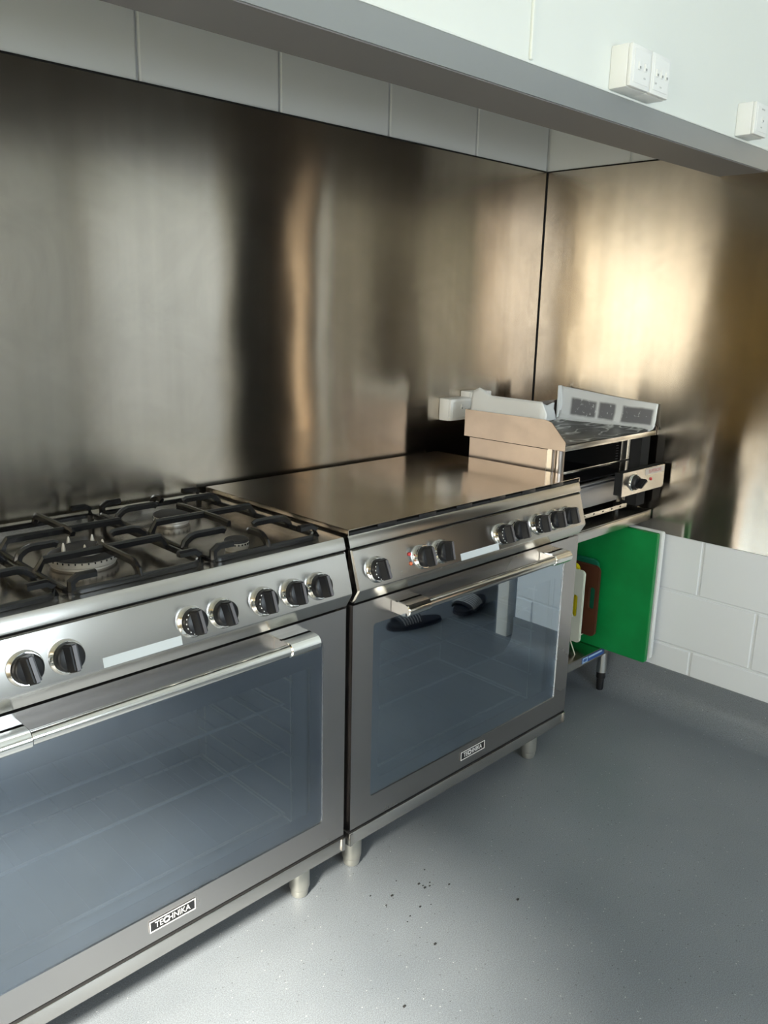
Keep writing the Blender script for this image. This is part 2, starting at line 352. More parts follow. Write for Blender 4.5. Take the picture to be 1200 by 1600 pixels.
# ------------------------------------------------------------------ the setting
RX0, RY0, CEIL = -4.4, -3.8, 2.85
ZS, ZSB, ZC = 1.846, 0.628, 0.142
struct(B(RX0-.1, 3.2, RY0-.1, .12, -.06, 0).build('floor', M['floor']))
struct(B(RX0-.1, 3.2, RY0-.1, .12, CEIL, CEIL+.06).build('ceiling', M['ceiling']))
wb = struct(B(RX0-.1, 3.2, .011, .12, 0, CEIL).build('wall_back', M['wall_paint']))
wr = struct(B(.007, .12, -1.215, .011, 0, CEIL).box(.007, .12, -2.15, -1.215, 2.08, CEIL).box(.0, .12, RY0, -2.15, 0, CEIL).build('wall_right', M['wall_paint']))
_blk = {}
def block(parent, axis, a0, a1, z0, z1):
    g = 0.0038
    key = (axis, round(a1-a0, 4), round(z1-z0, 4)); L = a1-a0; H = z1-z0
    if key not in _blk:
        b = MB()
        if axis == 'x': b.box(-L/2+g, L/2-g, 0, .02, -H/2+g, H/2-g, bev=.003, seg=1)
        else: b.box(0, .02, -L/2+g, L/2-g, -H/2+g, H/2-g, bev=.003, seg=1)
        o = b.build('block', M['wall_paint'], parent); _blk[key] = o
    else:
        o = _blk[key].copy(); o.parent = parent; COL.objects.link(o)
    o.location = ((a0+a1)/2, 0, (z0+z1)/2) if axis == 'x' else (0, (a0+a1)/2, (z0+z1)/2)
    o.parent = parent
def course(parent, axis, z, joint, lo, hi, h=.2):
    k = math.ceil((hi-joint)/.4); e = hi; cuts = [hi]
    x = joint+.4*math.ceil((hi-joint)/.4)
    while x > lo+1e-6:
        x -= .4
        if x < hi-1e-6: cuts.append(max(x, lo))
    for b, a in zip(cuts[:-1], cuts[1:]):
        if b-a > .03: block(parent, axis, a, b, z, z+h)
for i in range(2):
    course(wb, 'x', 1.8317+.2*i, -.4013-.2*(i % 2), -3.3, 0)
for i in range(3):
    course(wr, 'y', .0317+.2*i, -.7293-.2*(i % 2), -1.215, 0)
for i in range(2):
    course(wr, 'y', 1.8317+.2*i, -.3293-.2*(i % 2), -1.215, 0)
# left wall with window_1, front wall with window_2
y0, y1, z0, z1 = WIN_W
v0, v1 = FILL_W[:2]
struct(MB().box(RX0-.1, RX0, RY0, v0, 0, CEIL).box(RX0-.1, RX0, v1, y0, 0, CEIL).box(RX0-.1, RX0, v0, v1, 0, z0).box(RX0-.1, RX0, v0, v1, z1, CEIL).box(RX0-.1, RX0, y1, .006, 0, CEIL).box(RX0-.1, RX0, y0, y1, 0, z0).box(RX0-.1, RX0, y0, y1, z1, CEIL).build('wall_left', M['ochre']))
x0, x1, sz0, sz1 = WIN_S; SL = (1.84, 2.08)
struct(MB().box(RX0-.1, x0, RY0-.1, RY0, 0, CEIL).box(x1, SL[0], RY0-.1, RY0, 0, CEIL).box(SL[1], 3.2, RY0-.1, RY0, 0, CEIL).box(SL[0], SL[1], RY0-.1, RY0, 0, .12).box(SL[0], SL[1], RY0-.1, RY0, 2.1, CEIL).box(x0, x1, RY0-.1, RY0, 0, sz0).box(x0, x1, RY0-.1, RY0, sz1, CEIL).build('wall_front', M['wall_paint']))
def window(name, axis, a0, a1, z0, z1, p, mullion=True, gm=None):
    r = thing(name, None, None); r['kind'] = 'structure'
    f = MB(); w = .05
    def bx(b0, b1, c0, c1):
        if axis == 'y': f.box(p-.07, p-.01, b0, b1, c0, c1)
        else: f.box(b0, b1, p-.07, p-.01, c0, c1)
    bx(a0, a1, z0, z0+w); bx(a0, a1, z1-w, z1); bx(a0, a0+w, z0, z1); bx(a1-w, a1, z0, z1); m = (a0+a1)/2
    if mullion: bx(m-w/2, m+w/2, z0, z1)
    f.build('window_frame', M['door_white'], r)
    for s, e in (((a0+w, m-w/2), (m+w/2, a1-w)) if mullion else ((a0+w, a1-w),)):
        g = MB()
        if axis == 'y': g.box(p-.045, p-.04, s, e, z0+w, z1-w)
        else: g.box(s, e, p-.045, p-.04, z0+w, z1-w)
        g.build('pane', gm or M['window_glass'], r)
d2 = thing('door_2', None, None); d2['kind'] = 'structure'
B(-3.32, -2.80, RY0+.001, RY0+.04, .01, 2.05, bev=.004).build('door_leaf', M['dark_door'], d2)
MB().lathe([(.024, 0), (.024, .006), (.009, .010), (.009, .04), (.024, .045), (.026, .06), (.015, .07)], Matrix.Translation((-2.87, RY0+.04, 1.0)) @ Matrix.Rotation(-PI/2, 4, 'X'), 16).build('door_knob', M['chrome'], d2)
window('window_1', 'y', y0, y1, z0, z1, RX0, False); window('window_2', 'x', x0, x1, sz0, sz1, RY0); window('fill_window', 'y', v0, v1, z0, z1, RX0, False)  # the last one is unseen, added to strengthen the west light
window('stripe_opening', 'x', SL[0], SL[1], .12, 2.1, RY0, False, M['stripe_tint_glass'])  # unseen slit added to put a warm stripe in the steel reflections
struct(B(RX0-.1, 3.2, RY0-1.5, RY0-.1, 2.5, 2.58).build('sun_blocker', M['dark_room']))  # unseen slab added outside to keep the sun out of the front window
struct(B(-14, RX0-.3, -12, 6, -.3, -.2).build('ground', M['grass']))
# room beyond the doorway in the right wall
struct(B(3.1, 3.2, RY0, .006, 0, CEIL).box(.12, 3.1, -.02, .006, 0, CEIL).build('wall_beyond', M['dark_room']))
d = thing('door_1', None, None); d['kind'] = 'structure'
B(.080, .135, -1.365, -1.308, 0, 2.06, bev=.003).build('door_jamb', M['door_white'], d)
B(.02, .10, -2.15, -2.09, 0, 2.06, bev=.003).build('door_jamb', M['door_white'], d)
B(.02, .10, -2.15, -1.215, 2.06, 2.08).build('door_head', M['door_white'], d)
# vinyl coving up the walls
def cove(name, axis, a0, a1):
    R = .085; pr = [(0.0, 0.0), (0.0, ZC), (-.0045, ZC)]
    pr += [(-.0045-R+R*math.cos(t), R-R*math.sin(t)) for t in [PI/2*k/8 for k in range(9)]]
    if axis == 'y':
        b = MB().prism(pr, a0, a1, 'y')
    else: b = MB().prism(pr, a0, a1, 'x')
    return struct(b.build(name, M['floor']))
cove('baseboard_right', 'y', -1.215, 0.0); cove('baseboard_back', 'x', -3.3, 0.0)
# bulkhead hanging in front of the hobs
B1, B2, ZB, ZL = -.637, -.783, 1.779, 1.826
struct(MB().box(RX0, 0.0, B2-.006, B1-.02, ZL+.004, CEIL).build('wall_bulkhead', M['board_paint']))
struct(MB().box(RX0, -.001, B1-.0199, B1, ZL+.004, CEIL).build('bounce_lining', M['soffit']))  # unseen dark lining added to cut bounce onto the blocks behind
struct(MB().box(RX0, -.001, B2+.004, B1, ZB, ZL+.003).build('trim_1', M['soffit']))
struct(MB().prism([(B2+.004, ZB+.002), (B2, ZB+.002), (B2-.014, ZL-.002), (B2-.014, ZL+.003), (B2+.004, ZL+.003)], RX0, -.001, 'x').build('trim_2', M['grey_trim']))
struct(MB().prism([(B2-.006, ZL+.003), (B2-.016, ZL+.003), (B2-.017, ZL+.006), (B2-.006, ZL+.009)], RX0, -.001, 'x').build('trim_3', M['board_paint']))
struct(B(-1.2055, -1.1965, B2-.0125, B2-.006, ZL+.012, CEIL, bev=.0015, seg=1).build('trim_4', M['board_paint']))
# steel splashbacks
tag(B(-3.3, -.0025, -.003, -.0005, ZSB, ZS).build('splashback', M['splash']), 'wide brushed steel sheet covering the wall behind the two cookers', 'splashback')
tag(B(-.003, -.0005, -1.19, -.0035, ZSB, ZS).build('splashback', M['splash']), 'golden-reflecting brushed steel sheet above the white blocks, past the griddle', 'splashback')

sb = [o for o in COL.objects if o.name.startswith('splashback')]
MB().box(-.0060, -.0032, -.0060, -.0032, ZSB, ZS).build('sealant', M['gap'], sb[0])
B(-3.3, -.003, -.0045, -.0004, ZS+.0002, ZS+.0042).build('sealant', M['gap'], sb[0])
B(-.0045, -.0004, -1.19, -.0045, ZS+.0002, ZS+.0042).build('sealant', M['gap'], sb[1])

# ------------------------------------------------------------------ cookers
def face(a, b):
    # matrix for things on the control panel: a=(y,z) point, b=(y,z) lower point; local x->x, y->up the slope, z->outward
    t = Vector((0, a[0]-b[0], a[1]-b[1])).normalized(); n = Vector((0, -t.z, t.y))
    return t, n
PA, PB = (-.595, .853), (-.620, .765)
PT, PN = face(PA, PB)
def pm(x, s, out=0.0, rot=0.0):      # s measured down the slope from the panel's top edge
    p = Vector((x, PA[0], PA[1])) - PT*s + PN*out
    m = Matrix(((1, PT.x, PN.x, p.x), (0, PT.y, PN.y, p.y), (0, PT.z, PN.z, p.z), (0, 0, 0, 1)))
    return m @ Matrix.Rotation(rot, 4, 'Z')
KN = [.092, .158, .232, .327, .393, .627, .694, .843]
def knob(parent, x, rot, marks):
    k = MB().lathe([(.0243, 0.0), (.0243, .012), (.0235, .0145), (.0215, .017), (.020, .0178)], pm(x, .054, .006, rot), 28).build('control_knob', M['knob'], parent)
    MB().lathe([(.0297, 0), (.0293, .004), (.0268, .0085), (.0262, .0105), (.0252, .0105), (.0248, .004)], pm(x, .054, .0, 0), 32).build('bezel', M['chrome'], k)
    bm = bmesh.new(); bmesh.ops.create_cube(bm, size=1)
    for v in bm.verts:
        top = v.co.z > 0; wx = .026 if not top else .0105; v.co = (v.co.x*wx, v.co.y*(.0475 if not top else .045), .014+(.021 if top else 0))
    bmesh.ops.bevel(bm, geom=bm.edges[:], offset=.003, segments=2, affect='EDGES')
    MB().bm(bm, pm(x, .054, .006, rot)).build('grip', M['knob'], k)
    bm = bmesh.new(); bmesh.ops.create_cube(bm, size=1)
    for v in bm.verts: v.co = (v.co.x*.0058, v.co.y*.0415, .0349+v.co.z*.0012)
    MB().bm(bm, pm(x, .054, .006, rot)).build('grip_stripe', M['knob_grip'], k)
    if marks:
        b = MB()
        for j in range(6):
            a = math.radians(140+j*22)+(-rot); q = pm(x, .054, .006, 0) @ Matrix.Translation((.0222*math.cos(a), .0222*math.sin(a), .0158))
            b.lathe([(.0016, 0), (.0016, .0006)], q, 6)
        b.build('dial_marking', M['white_print'], k)
def cooker(xr, label, glass, electric, knob_rots, stickx):
    W_ = .907; xl = xr-W_
    t = thing('range_cooker', label, 'cooker', (0, 0, 0))
    c = MB()      # carcass: sides, back, base, inner top
    c.box(xl, xl+.004, -.572, -.02, .12, .80).box(xr-.004, xr, -.572, -.02, .12, .80).box(xl+.004, xr-.004, -.024, -.02, .12, .80)
    c.box(xl+.004, xr-.004, -.57, -.02, .12, .126).box(xl+.004, xr-.004, -.585, -.02, .768, .80)
    c.build('carcass', M['steel_door'], t)
    cx0, cx1, cz0, cz1 = xl+.085, xr-.085, .19, .71
    cav = MB().box(cx0-.004, cx0, -.565, -.10, cz0, cz1).box(cx1, cx1+.004, -.565, -.10, cz0, cz1).box(cx0, cx1, -.104, -.10, cz0, cz1)
    cav.box(cx0, cx1, -.565, -.104, cz0-.004, cz0).box(cx0, cx1, -.565, -.104, cz1, cz1+.004).build('oven_cavity', M['enamel'], t)
    MB().frame((xl+.006, xr-.006, .128, .752), (cx0, cx1, cz0, cz1), .02, -.568, -.560).build('oven_front', M['gap'], t)
    for sx, sg in ((cx0+.010, 1), (cx1-.010, -1)):
        r = MB()
        for yy in (-.52, -.16): r.cyl((sx, yy, cz0+.01), (sx, yy, cz1-.05), .0025, 6)
        for zz in (.205, .29, .372, .43, .486, .56, .62):
            r.cyl((sx+sg*.006, -.535, zz), (sx+sg*.006, -.14, zz), .0025, 6)
        r.build('side_runner', M['wire'], t)
    # plinth and feet
    MB().box(xl+.001, xr-.001, -.602, -.574, .121, .1545, bev=.0012).box(xl+.002, xl+.010, -.6045, -.601, .122, .153).box(xr-.010, xr-.002, -.6045, -.601, .122, .153).build('plinth', M['steel'], t)
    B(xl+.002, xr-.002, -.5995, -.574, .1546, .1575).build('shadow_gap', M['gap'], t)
    for fx in (xl+.075, xr-.08):
        for fy in (-.53, -.09):
            m = Matrix.Translation((fx, fy, 0))
            l = MB().lathe([(.0235, .022), (.0245, .026), (.0245, .118)], m, 24).build('leg', M['matt_metal'], t)
            MB().lathe([(.0165, 0), (.0195, .003), (.0215, .012), (.0215, .020)], m, 24).build('foot', M['matt_metal'], l)
    # door
    gx0, gx1, gz0, gz1 = xl+.068, xr-.068, .225, .668
    d = MB().frame((xl+.004, xr-.004, .162, .727), (gx0, gx1, gz0, gz1), .008, -.600, -.572).build('oven_door', M['steel_door'], t)
    B(gx0-.002, gx1+.002, -.5975, -.5935, gz0-.002, gz1+.002).build('door_glass', glass, d)
    MB().frame((gx0-.003, gx1+.003, gz0-.003, gz1+.003), (gx0+.03, gx1-.03, gz0+.035, gz1-.055), .01, -.5925, -.590).build('glass_border', M['glass_border'], d)
    # handle
    hy, hz = -.645, .699
    h = MB().cyl((xl+.185, hy, hz), (xr-.185, hy, hz), .0125, 20).build('door_handle', M['bar_steel'], t)
    for sg, hx in ((1, xl+.135), (-1, xr-.135)):
        b = MB(); x0, x1 = sorted((hx-sg*.012, hx+sg*.064))
        b.prism([(-.600, hz+.015), (-.640, hz+.0165), (-.652, hz+.0142), (-.659, hz+.007), (-.661, hz), (-.659, hz-.007), (-.652, hz-.0142), (-.640, hz-.0165), (-.600, hz-.015)], x0, x1, 'x')
        bm = bmesh.new(); me = bpy.data.meshes.new('t'); me.from_pydata(b.v, [], b.f); bm.from_mesh(me); bpy.data.meshes.remove(me)
        bmesh.ops.bevel(bm, geom=[e for e in bm.edges if abs(e.verts[0].co.x-e.verts[1].co.x) < 1e-6], offset=.002, segments=1, affect='EDGES')
        MB().bm(bm).build('end_bracket', M['chrome'], h)
    # badge
    bx, bz = (xl+xr)/2, .1985
    bd = B(bx-.0505, bx+.0505, -.6018, -.5995, bz-.0122, bz+.0122).build('badge', M['black'], t); bd['label'] = 'black maker badge with pale lettering'
    MB().frame((bx-.0505, bx+.0505, bz-.0122, bz+.0122), (bx-.0487, bx+.0487, bz-.0104, bz+.0104), .0005, -.6026, -.6016).build('badge_border', M['white_print'], bd)
    cur = 0.0; parts = []
    for s_, bo_ in (('TE', 0.0), ('C', .0008), ('HNIKA', 0.0)):
        q = text(s_, 'lettering', M['white_print'], bd, .0185, FRONT, .0003, align='LEFT', sx=.86, bold=bo_)
        xs = [v.co.x for v in q.data.vertices]; q.data.transform(Matrix.Translation((cur-min(xs), 0, 0))); cur += max(xs)-min(xs)+.0008; parts.append(q)
    for q in parts: q.data.transform(Matrix.Translation((bx-(cur-.0008)/2, -.6020, bz-.0004)))
    # control panel
    e = .0025
    pr = [(PA[0]+.004, PA[1]), (PA[0], PA[1]-.002), (PB[0], PB[1]+.002), (PB[0]+.0005, PB[1]-.002), (-.602, .7335), (-.590, .7335), (-.585, .853)]
    bm = bmesh.new(); q = MB().prism(pr, xl+.001, xr-.001, 'x'); me = bpy.data.meshes.new('t'); me.from_pydata(q.v, [], q.f); bm.from_mesh(me); bpy.data.meshes.remove(me)
    bmesh.ops.bevel(bm, geom=[g for g in bm.edges if abs(g.verts[0].co.x-g.verts[1].co.x) < 1e-6 and min(g.verts[0].co.y, g.verts[1].co.y) < -.597], offset=.004, segments=2, affect='EDGES')
    pnl = MB().bm(bm).build('control_panel', M['steel'], t)
    for k, off in enumerate(KN): knob(t, xr-off, math.radians(knob_rots[k]), k in (2, 4, 7) if electric else k in (2, 4))
    s0, s1 = stickx
    bm = bmesh.new(); bmesh.ops.create_cube(bm, size=1)
    for v in bm.verts: v.co = (v.co.x*(s1-s0), v.co.y*.017, v.co.z*.0006)
    MB().bm(bm, pm((s0+s1)/2, .0815, .0008)).build('paper_sticker', M['label_white'], t)['label'] = 'blank pale sticker stuck along the lower edge'
    if electric:
        for s, mm, nm in ((.040, 'red_lamp', 'red pilot lamp'), (.062, 'amber_lamp', 'orange pilot lamp')):
            l = MB().lathe([(.0046, 0), (.0044, .002), (.0025, .004), (.0005, .0046)], pm(xr-.735, s, .0005), 14).build('pilot_lamp', M[mm], t); l['label'] = nm
    # hob: rim and pan
    zt = .8835
    rim = MB().prism([(-.586, zt-.003), (-.583, zt), (-.545, zt), (-.545, .858), (-.592, .858), (-.592, .862)], xl, xr, 'x')
    rim.box(xl, xl+.035, -.545, -.022, .858, zt).box(xr-.035, xr, -.545, -.022, .858, zt).box(xl+.035, xr-.035, -.062, -.022, .858, zt)
    rim.build('hob_rim', M['steel'], t)
    MB().box(xl+.003, xr-.003, -.588, -.03, .8545, .859).build('hob_seam', M['gap'], t)
    B(xl+.034, xr-.034, -.546, -.061, .855, .8635).build('hob_pan', M['hob_steel'] if not electric else M['matt_black'], t)
    return t, xl, xr
XR2 = -.569; XR1 = -1.489
ck2, xl2, xr2 = cooker(XR2, 'electric steel range cooker under the flat steel cover, beside the griddle bench', M['glass_b'], True, [4, 0, 3, 5, 6, -3, 4, 8], (xr2 if False else XR2-.562, XR2-.412))
ck1, xl1, xr1 = cooker(XR1, 'gas steel range cooker with open burners and black iron pan supports', M['glass_a'], False, [6, 3, 4, 9, 6, 2, 8, 0], (XR1-.569, XR1-.419))
# gas burners (parts of the left cooker)
def burner(x, y, r, wok=False):
    m = Matrix.Translation((x, y, .8635))
    b = MB().lathe([(r*.93, 0), (r*.93, .004), (r*.98, .006), (r, .017), (r*.94, .0185)], m, 36).build('burner', M['burner_ring'], ck1)
    if not wok:
        MB().lathe([(r*.96, .0185), (r*1.0, .0195), (r*1.0, .0225), (r*.9, .0245), (r*.3, .0255)], m, 32).build('burner_cap', M['burner_cap'], b)
        n = 22
    else:
        MB().lathe([(r*1.0, .0185), (r*1.01, .0205), (r*.93, .0225), (r*.62, .0235), (r*.60, .0185)], m, 36).build('burner_cap', M['burner_cap'], b)
        MB().lathe([(r*.52, .017), (r*.53, .029), (r*.5, .030)], m, 28).build('burner', M['burner_ring'], b)
        MB().lathe([(r*.53, .030), (r*.55, .0315), (r*.53, .035), (r*.2, .0365)], m, 28).build('burner_cap', M['burner_cap'], b)
        for k in range(5):
            a = PI/5+2*PI*k/5; q = m @ Matrix.Translation((r*.58*math.cos(a), r*.58*math.sin(a), .030))
            MB().lathe([(.0045, 0), (.004, .006), (.002, .015), (.0008, .017)], q, 8).build('burner_peg', M['burner_ring'], b)
        n = 34
    s = MB()
    for k in range(n):
        a = 2*PI*k/n; q = m @ Matrix.Translation((r*.985*math.cos(a), r*.985*math.sin(a), .0155)) @ Matrix.Rotation(a, 4, 'Z')
        bm = bmesh.new(); bmesh.ops.create_cube(bm, size=1)
        for v in bm.verts: v.co = (v.co.x*.004, v.co.y*.0022, v.co.z*.0035)
        s.bm(bm, q)
    so_ = s.build('flame_slot', M['gap'], b); so_['kind'] = 'stuff'
burner(-1.675, -.455, .026); burner(-1.665, -.175, .042); burner(-1.955, -.335, .066, True)
burner(-2.235, -.455, .033); burner(-2.235, -.175, .042)
# pan supports
def pan_support(x0, x1, label, wok=False):
    yf, yb = -.562, -.082; zl, zt = .890, .914; xc = (x0+x1)/2; ym = (yf+yb)/2-.0
    t = thing('pan_support', label, 'pan support', (0, 0, 0), 'iron pan supports on the gas hob')
    w, h = .010, .0105; r = .022
    def loop(xa, xb, ya, yb_, z):
        p = []
        for cx, cy, a0 in ((xb-r, yb_-r, 0), (xa+r, yb_-r, 90), (xa+r, ya+r, 180), (xb-r, ya+r, 270)):
            for k in range(5):
                a = math.radians(a0+90*k/4); p.append((cx+r*math.cos(a), cy+r*math.sin(a), z))
        return p+[p[0]]
    MB().bar(loop(x0+.006, x1-.006, yf+.006, yb-.006, zl), w, h).build('frame', M['iron'], t)
    def finger(pts): MB().bar(pts, .010, .014).build('finger', M['iron'], t)
    def arm(ax, ay, bx, by):
        dx, dy = bx-ax, by-ay; L = math.hypot(dx, dy); ux, uy = dx/L, dy/L
        finger([(ax, ay, zl), (ax+ux*.004, ay+uy*.004, zl+.012), (ax+ux*.016, ay+uy*.016, zt-.003), (ax+ux*.028, ay+uy*.028, zt), (bx-ux*.006, by-uy*.006, zt), (bx, by, zt-.004)])
    for fx, fy in ((x0+.012, yf+.012), (x1-.012, yf+.012), (x0+.012, yb-.012), (x1-.012, yb-.012)):
        MB().lathe([(.006, .8835 if False else .866), (.008, .889)], Matrix.Translation((fx, fy, 0)), 10).build('foot', M['iron'], t)
    # upturned corners
    for fx, fy, sx, sy in ((x0+.012, yf+.010, 1, 0), (x1-.012, yf+.010, -1, 0), (x0+.012, yb-.010, 1, 0), (x1-.012, yb-.010, -1, 0)):
        MB().bar([(fx, fy, zl), (fx, fy, zl+.016), (fx+sx*.012, fy, zt), (fx+sx*.045, fy, zt)], .014, .012).build('corner_lug', M['iron'], t)
    if not wok:
        for yy in (-.455, -.175):
            arm(x0+.006, yy, xc-.036, yy); arm(x1-.006, yy, xc+.036, yy)
        arm(xc, yf+.006, xc, -.455-.036); arm(xc, yb-.006, xc, -.175+.036)
        MB().bar([(x0+.006, ym, zl), (x0+.02, ym, zt), (x1-.02, ym, zt), (x1-.006, ym, zl)], .011, .014).build('cross_bar', M['iron'], t)
        MB().bar([(xc, -.455+.036, zt-.003), (xc, -.42+.036, zt), (xc, -.21-.036, zt), (xc, -.175-.036, zt-.003)], .010, .014).build('cross_bar', M['iron'], t)
    else:
        yc = -.335
        for yy in (yc-.085, yc+.085):
            MB().bar([(x0+.006, yy, zl), (x0+.02, yy, zt-.002), (x1-.02, yy, zt-.002), (x1-.006, yy, zl)], .011, .014).build('cross_bar', M['iron'], t)
        arm(xc, yf+.006, xc, yc-.06); arm(xc, yb-.006, xc, yc+.05)
        arm(x0+.006, yc, xc-.055, yc); arm(x1-.006, yc, xc+.055, yc)
    return t
pan_support(-1.808, -1.528, 'black iron pan support over the two small burners next to the steel cover')
pan_support(-2.088, -1.813, 'black iron pan support over the big double-ring burner', True)
pan_support(-2.372, -2.093, 'black iron pan support cut by the photo edge, farthest from the steel cover')
# oven racks: lift-out shelves
def oven_rack(xl, xr, z, label):
    t = thing('oven_rack', label, 'oven rack', (0, 0, 0), 'wire shelves inside the ovens')
    x0, x1 = xl+.10, xr-.10
    MB().tube([(x0, -.50, z), (x1, -.50, z), (x1, -.15, z), (x0, -.15, z), (x0, -.50, z)], .0035, 8).build('frame', M['wire'], t)
    b = MB(); n = 12
    for k in range(1, n):
        x = x0+(x1-x0)*k/n; b.cyl((x, -.50, z+.002), (x, -.15, z+.002), .0013, 5)
    w = b.build('wires', M['dull_wire'], t); w['kind'] = 'stuff'
for z, n in ((.494, 'top'), (.378, 'middle'), (.213, 'bottom')):
    oven_rack(xl1, xr1, z, n+' wire shelf behind the glass of the gas cooker oven')
    oven_rack(xl2, xr2, z, n+' wire shelf behind the glass of the electric cooker oven')
# flat steel cover over the electric hob
t = thing('hob_cover', 'flat stainless steel cover plate lying over the whole electric hob', 'hob cover')
lc = MB().box(xl2, xr2-.003, -.588, -.028, .8975, .8987)
lc.build('cover_plate', M['lid_steel'], t)
f = B(xl2, xl2+.002, -.585, -.028, .8842, .8968).build('side_flange', M['lid_steel'], t)
MB().cyl((xl2-.0006, -.055, .8915), (xl2+.0005, -.055, .8915), .0022, 10).build('flange_hole', M['gap'], f)
B(xr2-.005, xr2-.003, -.588, -.028, .8842, .8978).build('side_flange', M['lid_steel'], t)
# black hotplates under the cover, seen through its open front edge
b = MB().box(xl2+.004, xr2-.006, -.582, -.08, .8836, .8905)
hp = b.build('hotplate_tray', M['matt_black'], ck2)
for k in range(6): B(xl2+.09+k*.135, xl2+.15+k*.135, -.585, -.5825, .886, .8955, bev=.001).build('hotplate_stop', M['black'], ck2)

# ------------------------------------------------------------------ bench, boards
BX0, BX1, BY = -.562, -.012, -.535
t = thing('steel_bench', 'low stainless steel bench in the corner carrying the griddle', 'bench')
MB().box(BX0, BX1, BY, -.02, .700, .704).build('bench_top', M['steel'], t)
MB().box(BX0, BX1, BY, BY+.003, .668, .7035, bev=.001).box(BX0, BX1, BY+.003, BY+.02, .668, .671).build('front_edge', M['bar_steel'] if False else M['steel'], t)
SY, SZ = -.455, .192
us = MB().box(BX0, BX1-.035, SY, -.04, SZ-.004, SZ).box(BX0, BX1-.035, SY, SY+.003, SZ-.032, SZ-.003).build('undershelf', M['steel'], t)
lb = B(-.245, -.10, SY-.0012, SY-.0002, SZ-.026, SZ-.005).build('shelf_label', M['blue_label'], t); lb['label'] = 'small blue printed label'
MB().frame((-.243, -.212, SZ-.025, SZ-.006), (-.239, -.216, SZ-.021, SZ-.010), .003, SY-.0018, SY-.001).box(-.205, -.115, SY-.0016, SY-.001, SZ-.014, SZ-.008).build('label_print', M['light_blue_label'], lb)
for lx, ly in ((BX0+.04, SY+.025), (BX1-.052, SY+.004+.02), (BX0+.04, -.07), (BX1-.052, -.07)):
    m = Matrix.Translation((lx, ly, 0)); zf = .0 if lx < -.2 and ly < -.2 else .0
    zb = .022 if ly > -.1 else (.004 if lx > -.2 else 0)
    l = MB().lathe([(.0185, .075), (.0185, SZ-.006), (.0185, .700)], m, 20).build('leg', M['bar_steel'], t)
    MB().lathe([(.023, SZ-.012), (.023, SZ-.003)], m, 20).build('leg_collar', M['steel'], l)
    MB().lathe([(.0115, zb+.0), (.013, zb+.004), (.013, .048), (.0165, .052), (.0165, .078)], m, 20).build('foot', M['black'], l)
def board(name, x0, x1, ya, yb, z0, z1, r, m, label, slot=None, tilt=0.0):
    # upright board parallel to the right wall; ya is its front edge. slot = (y0,y1,z0,z1)
    b = MB(); bev = .0025
    bm = bmesh.new()
    def ring(y0, y1, zz0, zz1, rr, n=5):
        p = []
        for cy, cz, a0 in ((y1-rr, zz1-rr, 0), (y0+rr, zz1-rr, 90), (y0+rr, zz0+rr, 180), (y1-rr, zz0+rr, 270)):
            for k in range(n+1):
                a = math.radians(a0+90*k/n); p.append((cy+rr*math.cos(a), cz+rr*math.sin(a)))
        return p
    out = ring(ya, yb, z0, z1, r)
    if slot:
        inn = ring(*slot, min(slot[1]-slot[0], slot[3]-slot[2])/2-.0005); n = len(out)
        vs = [(x0, *p) for p in out]+[(x0, *p) for p in inn]+[(x1, *p) for p in out]+[(x1, *p) for p in inn]; fs = []
        for k in range(n):
            k2 = (k+1) % n
            fs += [(k, k2, n+k2, n+k), (2*n+k2, 2*n+k, 3*n+k, 3*n+k2), (k2, k, 2*n+k, 2*n+k2), (n+k, n+k2, 3*n+k2, 3*n+k)]
        b.add(vs, fs)
        me = bpy.data.meshes.new('t'); me.from_pydata(b.v, [], b.f); bm.from_mesh(me); bpy.data.meshes.remove(me)
    else:
        b.prism(out, x0, x1, 'x'); me = bpy.data.meshes.new('t'); me.from_pydata(b.v, [], b.f); bm.from_mesh(me); bpy.data.meshes.remove(me)
    ed = [e for e in bm.edges if abs(e.verts[0].co.x-e.verts[1].co.x) < 1e-6 and len(e.link_faces) == 2 and abs(e.link_faces[0].normal.dot(e.link_faces[1].normal)) < .5]
    bm.normal_update(); ed = [e for e in bm.edges if abs(e.verts[0].co.x-e.verts[1].co.x) < 1e-6 and len(e.link_faces) == 2 and abs(e.link_faces[0].normal.dot(e.link_faces[1].normal)) < .5]
    bmesh.ops.bevel(bm, geom=ed, offset=bev, segments=2, affect='EDGES')
    o = MB().bm(bm).build(name, m)
    return tag(o, label, 'chopping board', 'chopping boards under the bench')
board('chopping_board', -.128, -.106, -.625, -.06, SZ+.0005, .654, .006, M['green'], 'large bright green chopping board jutting out in front of the white one')
board('chopping_board', -.083, -.063, -.622, -.06, SZ+.0005, .652, .006, M['white_board'], 'large white chopping board between the green one and the block wall')
RZ = SZ+.052
board('chopping_board', -.150, -.140, -.432, -.10, RZ, .521, .022, M['teal'], 'small dark green chopping board showing its top edge behind the brown one')
board('chopping_board', -.172, -.161, -.452, -.12, RZ, .507, .022, M['brown'], 'small dark brown chopping board with a slot handle', slot=(-.437, -.417, .345, .425))
board('chopping_board', -.236, -.225, -.407, -.10, RZ, .520, .020, M['yellow'], 'small yellow chopping board behind the cream one')
board('chopping_board', -.258, -.247, -.444, -.12, RZ, .507, .014, M['cream'], 'small cream chopping board nearest the electric cooker', slot=(-.422, -.404, .335, .415))
t = thing('board_rack', 'thin wire rack holding the small chopping boards off the shelf', 'rack')
MB().tube([(-.30, -.40, RZ-.003), (-.138, -.40, RZ-.003), (-.138, -.09, RZ-.003), (-.30, -.09, RZ-.003), (-.30, -.40, RZ-.003)], .0022, 8).build('frame', M['wire'], t)
for x in (-.240, -.2, -.155): MB().cyl((x, -.40, RZ-.0034), (x, -.09, RZ-.0034), .0016, 6).build('wire', M['wire'], t)
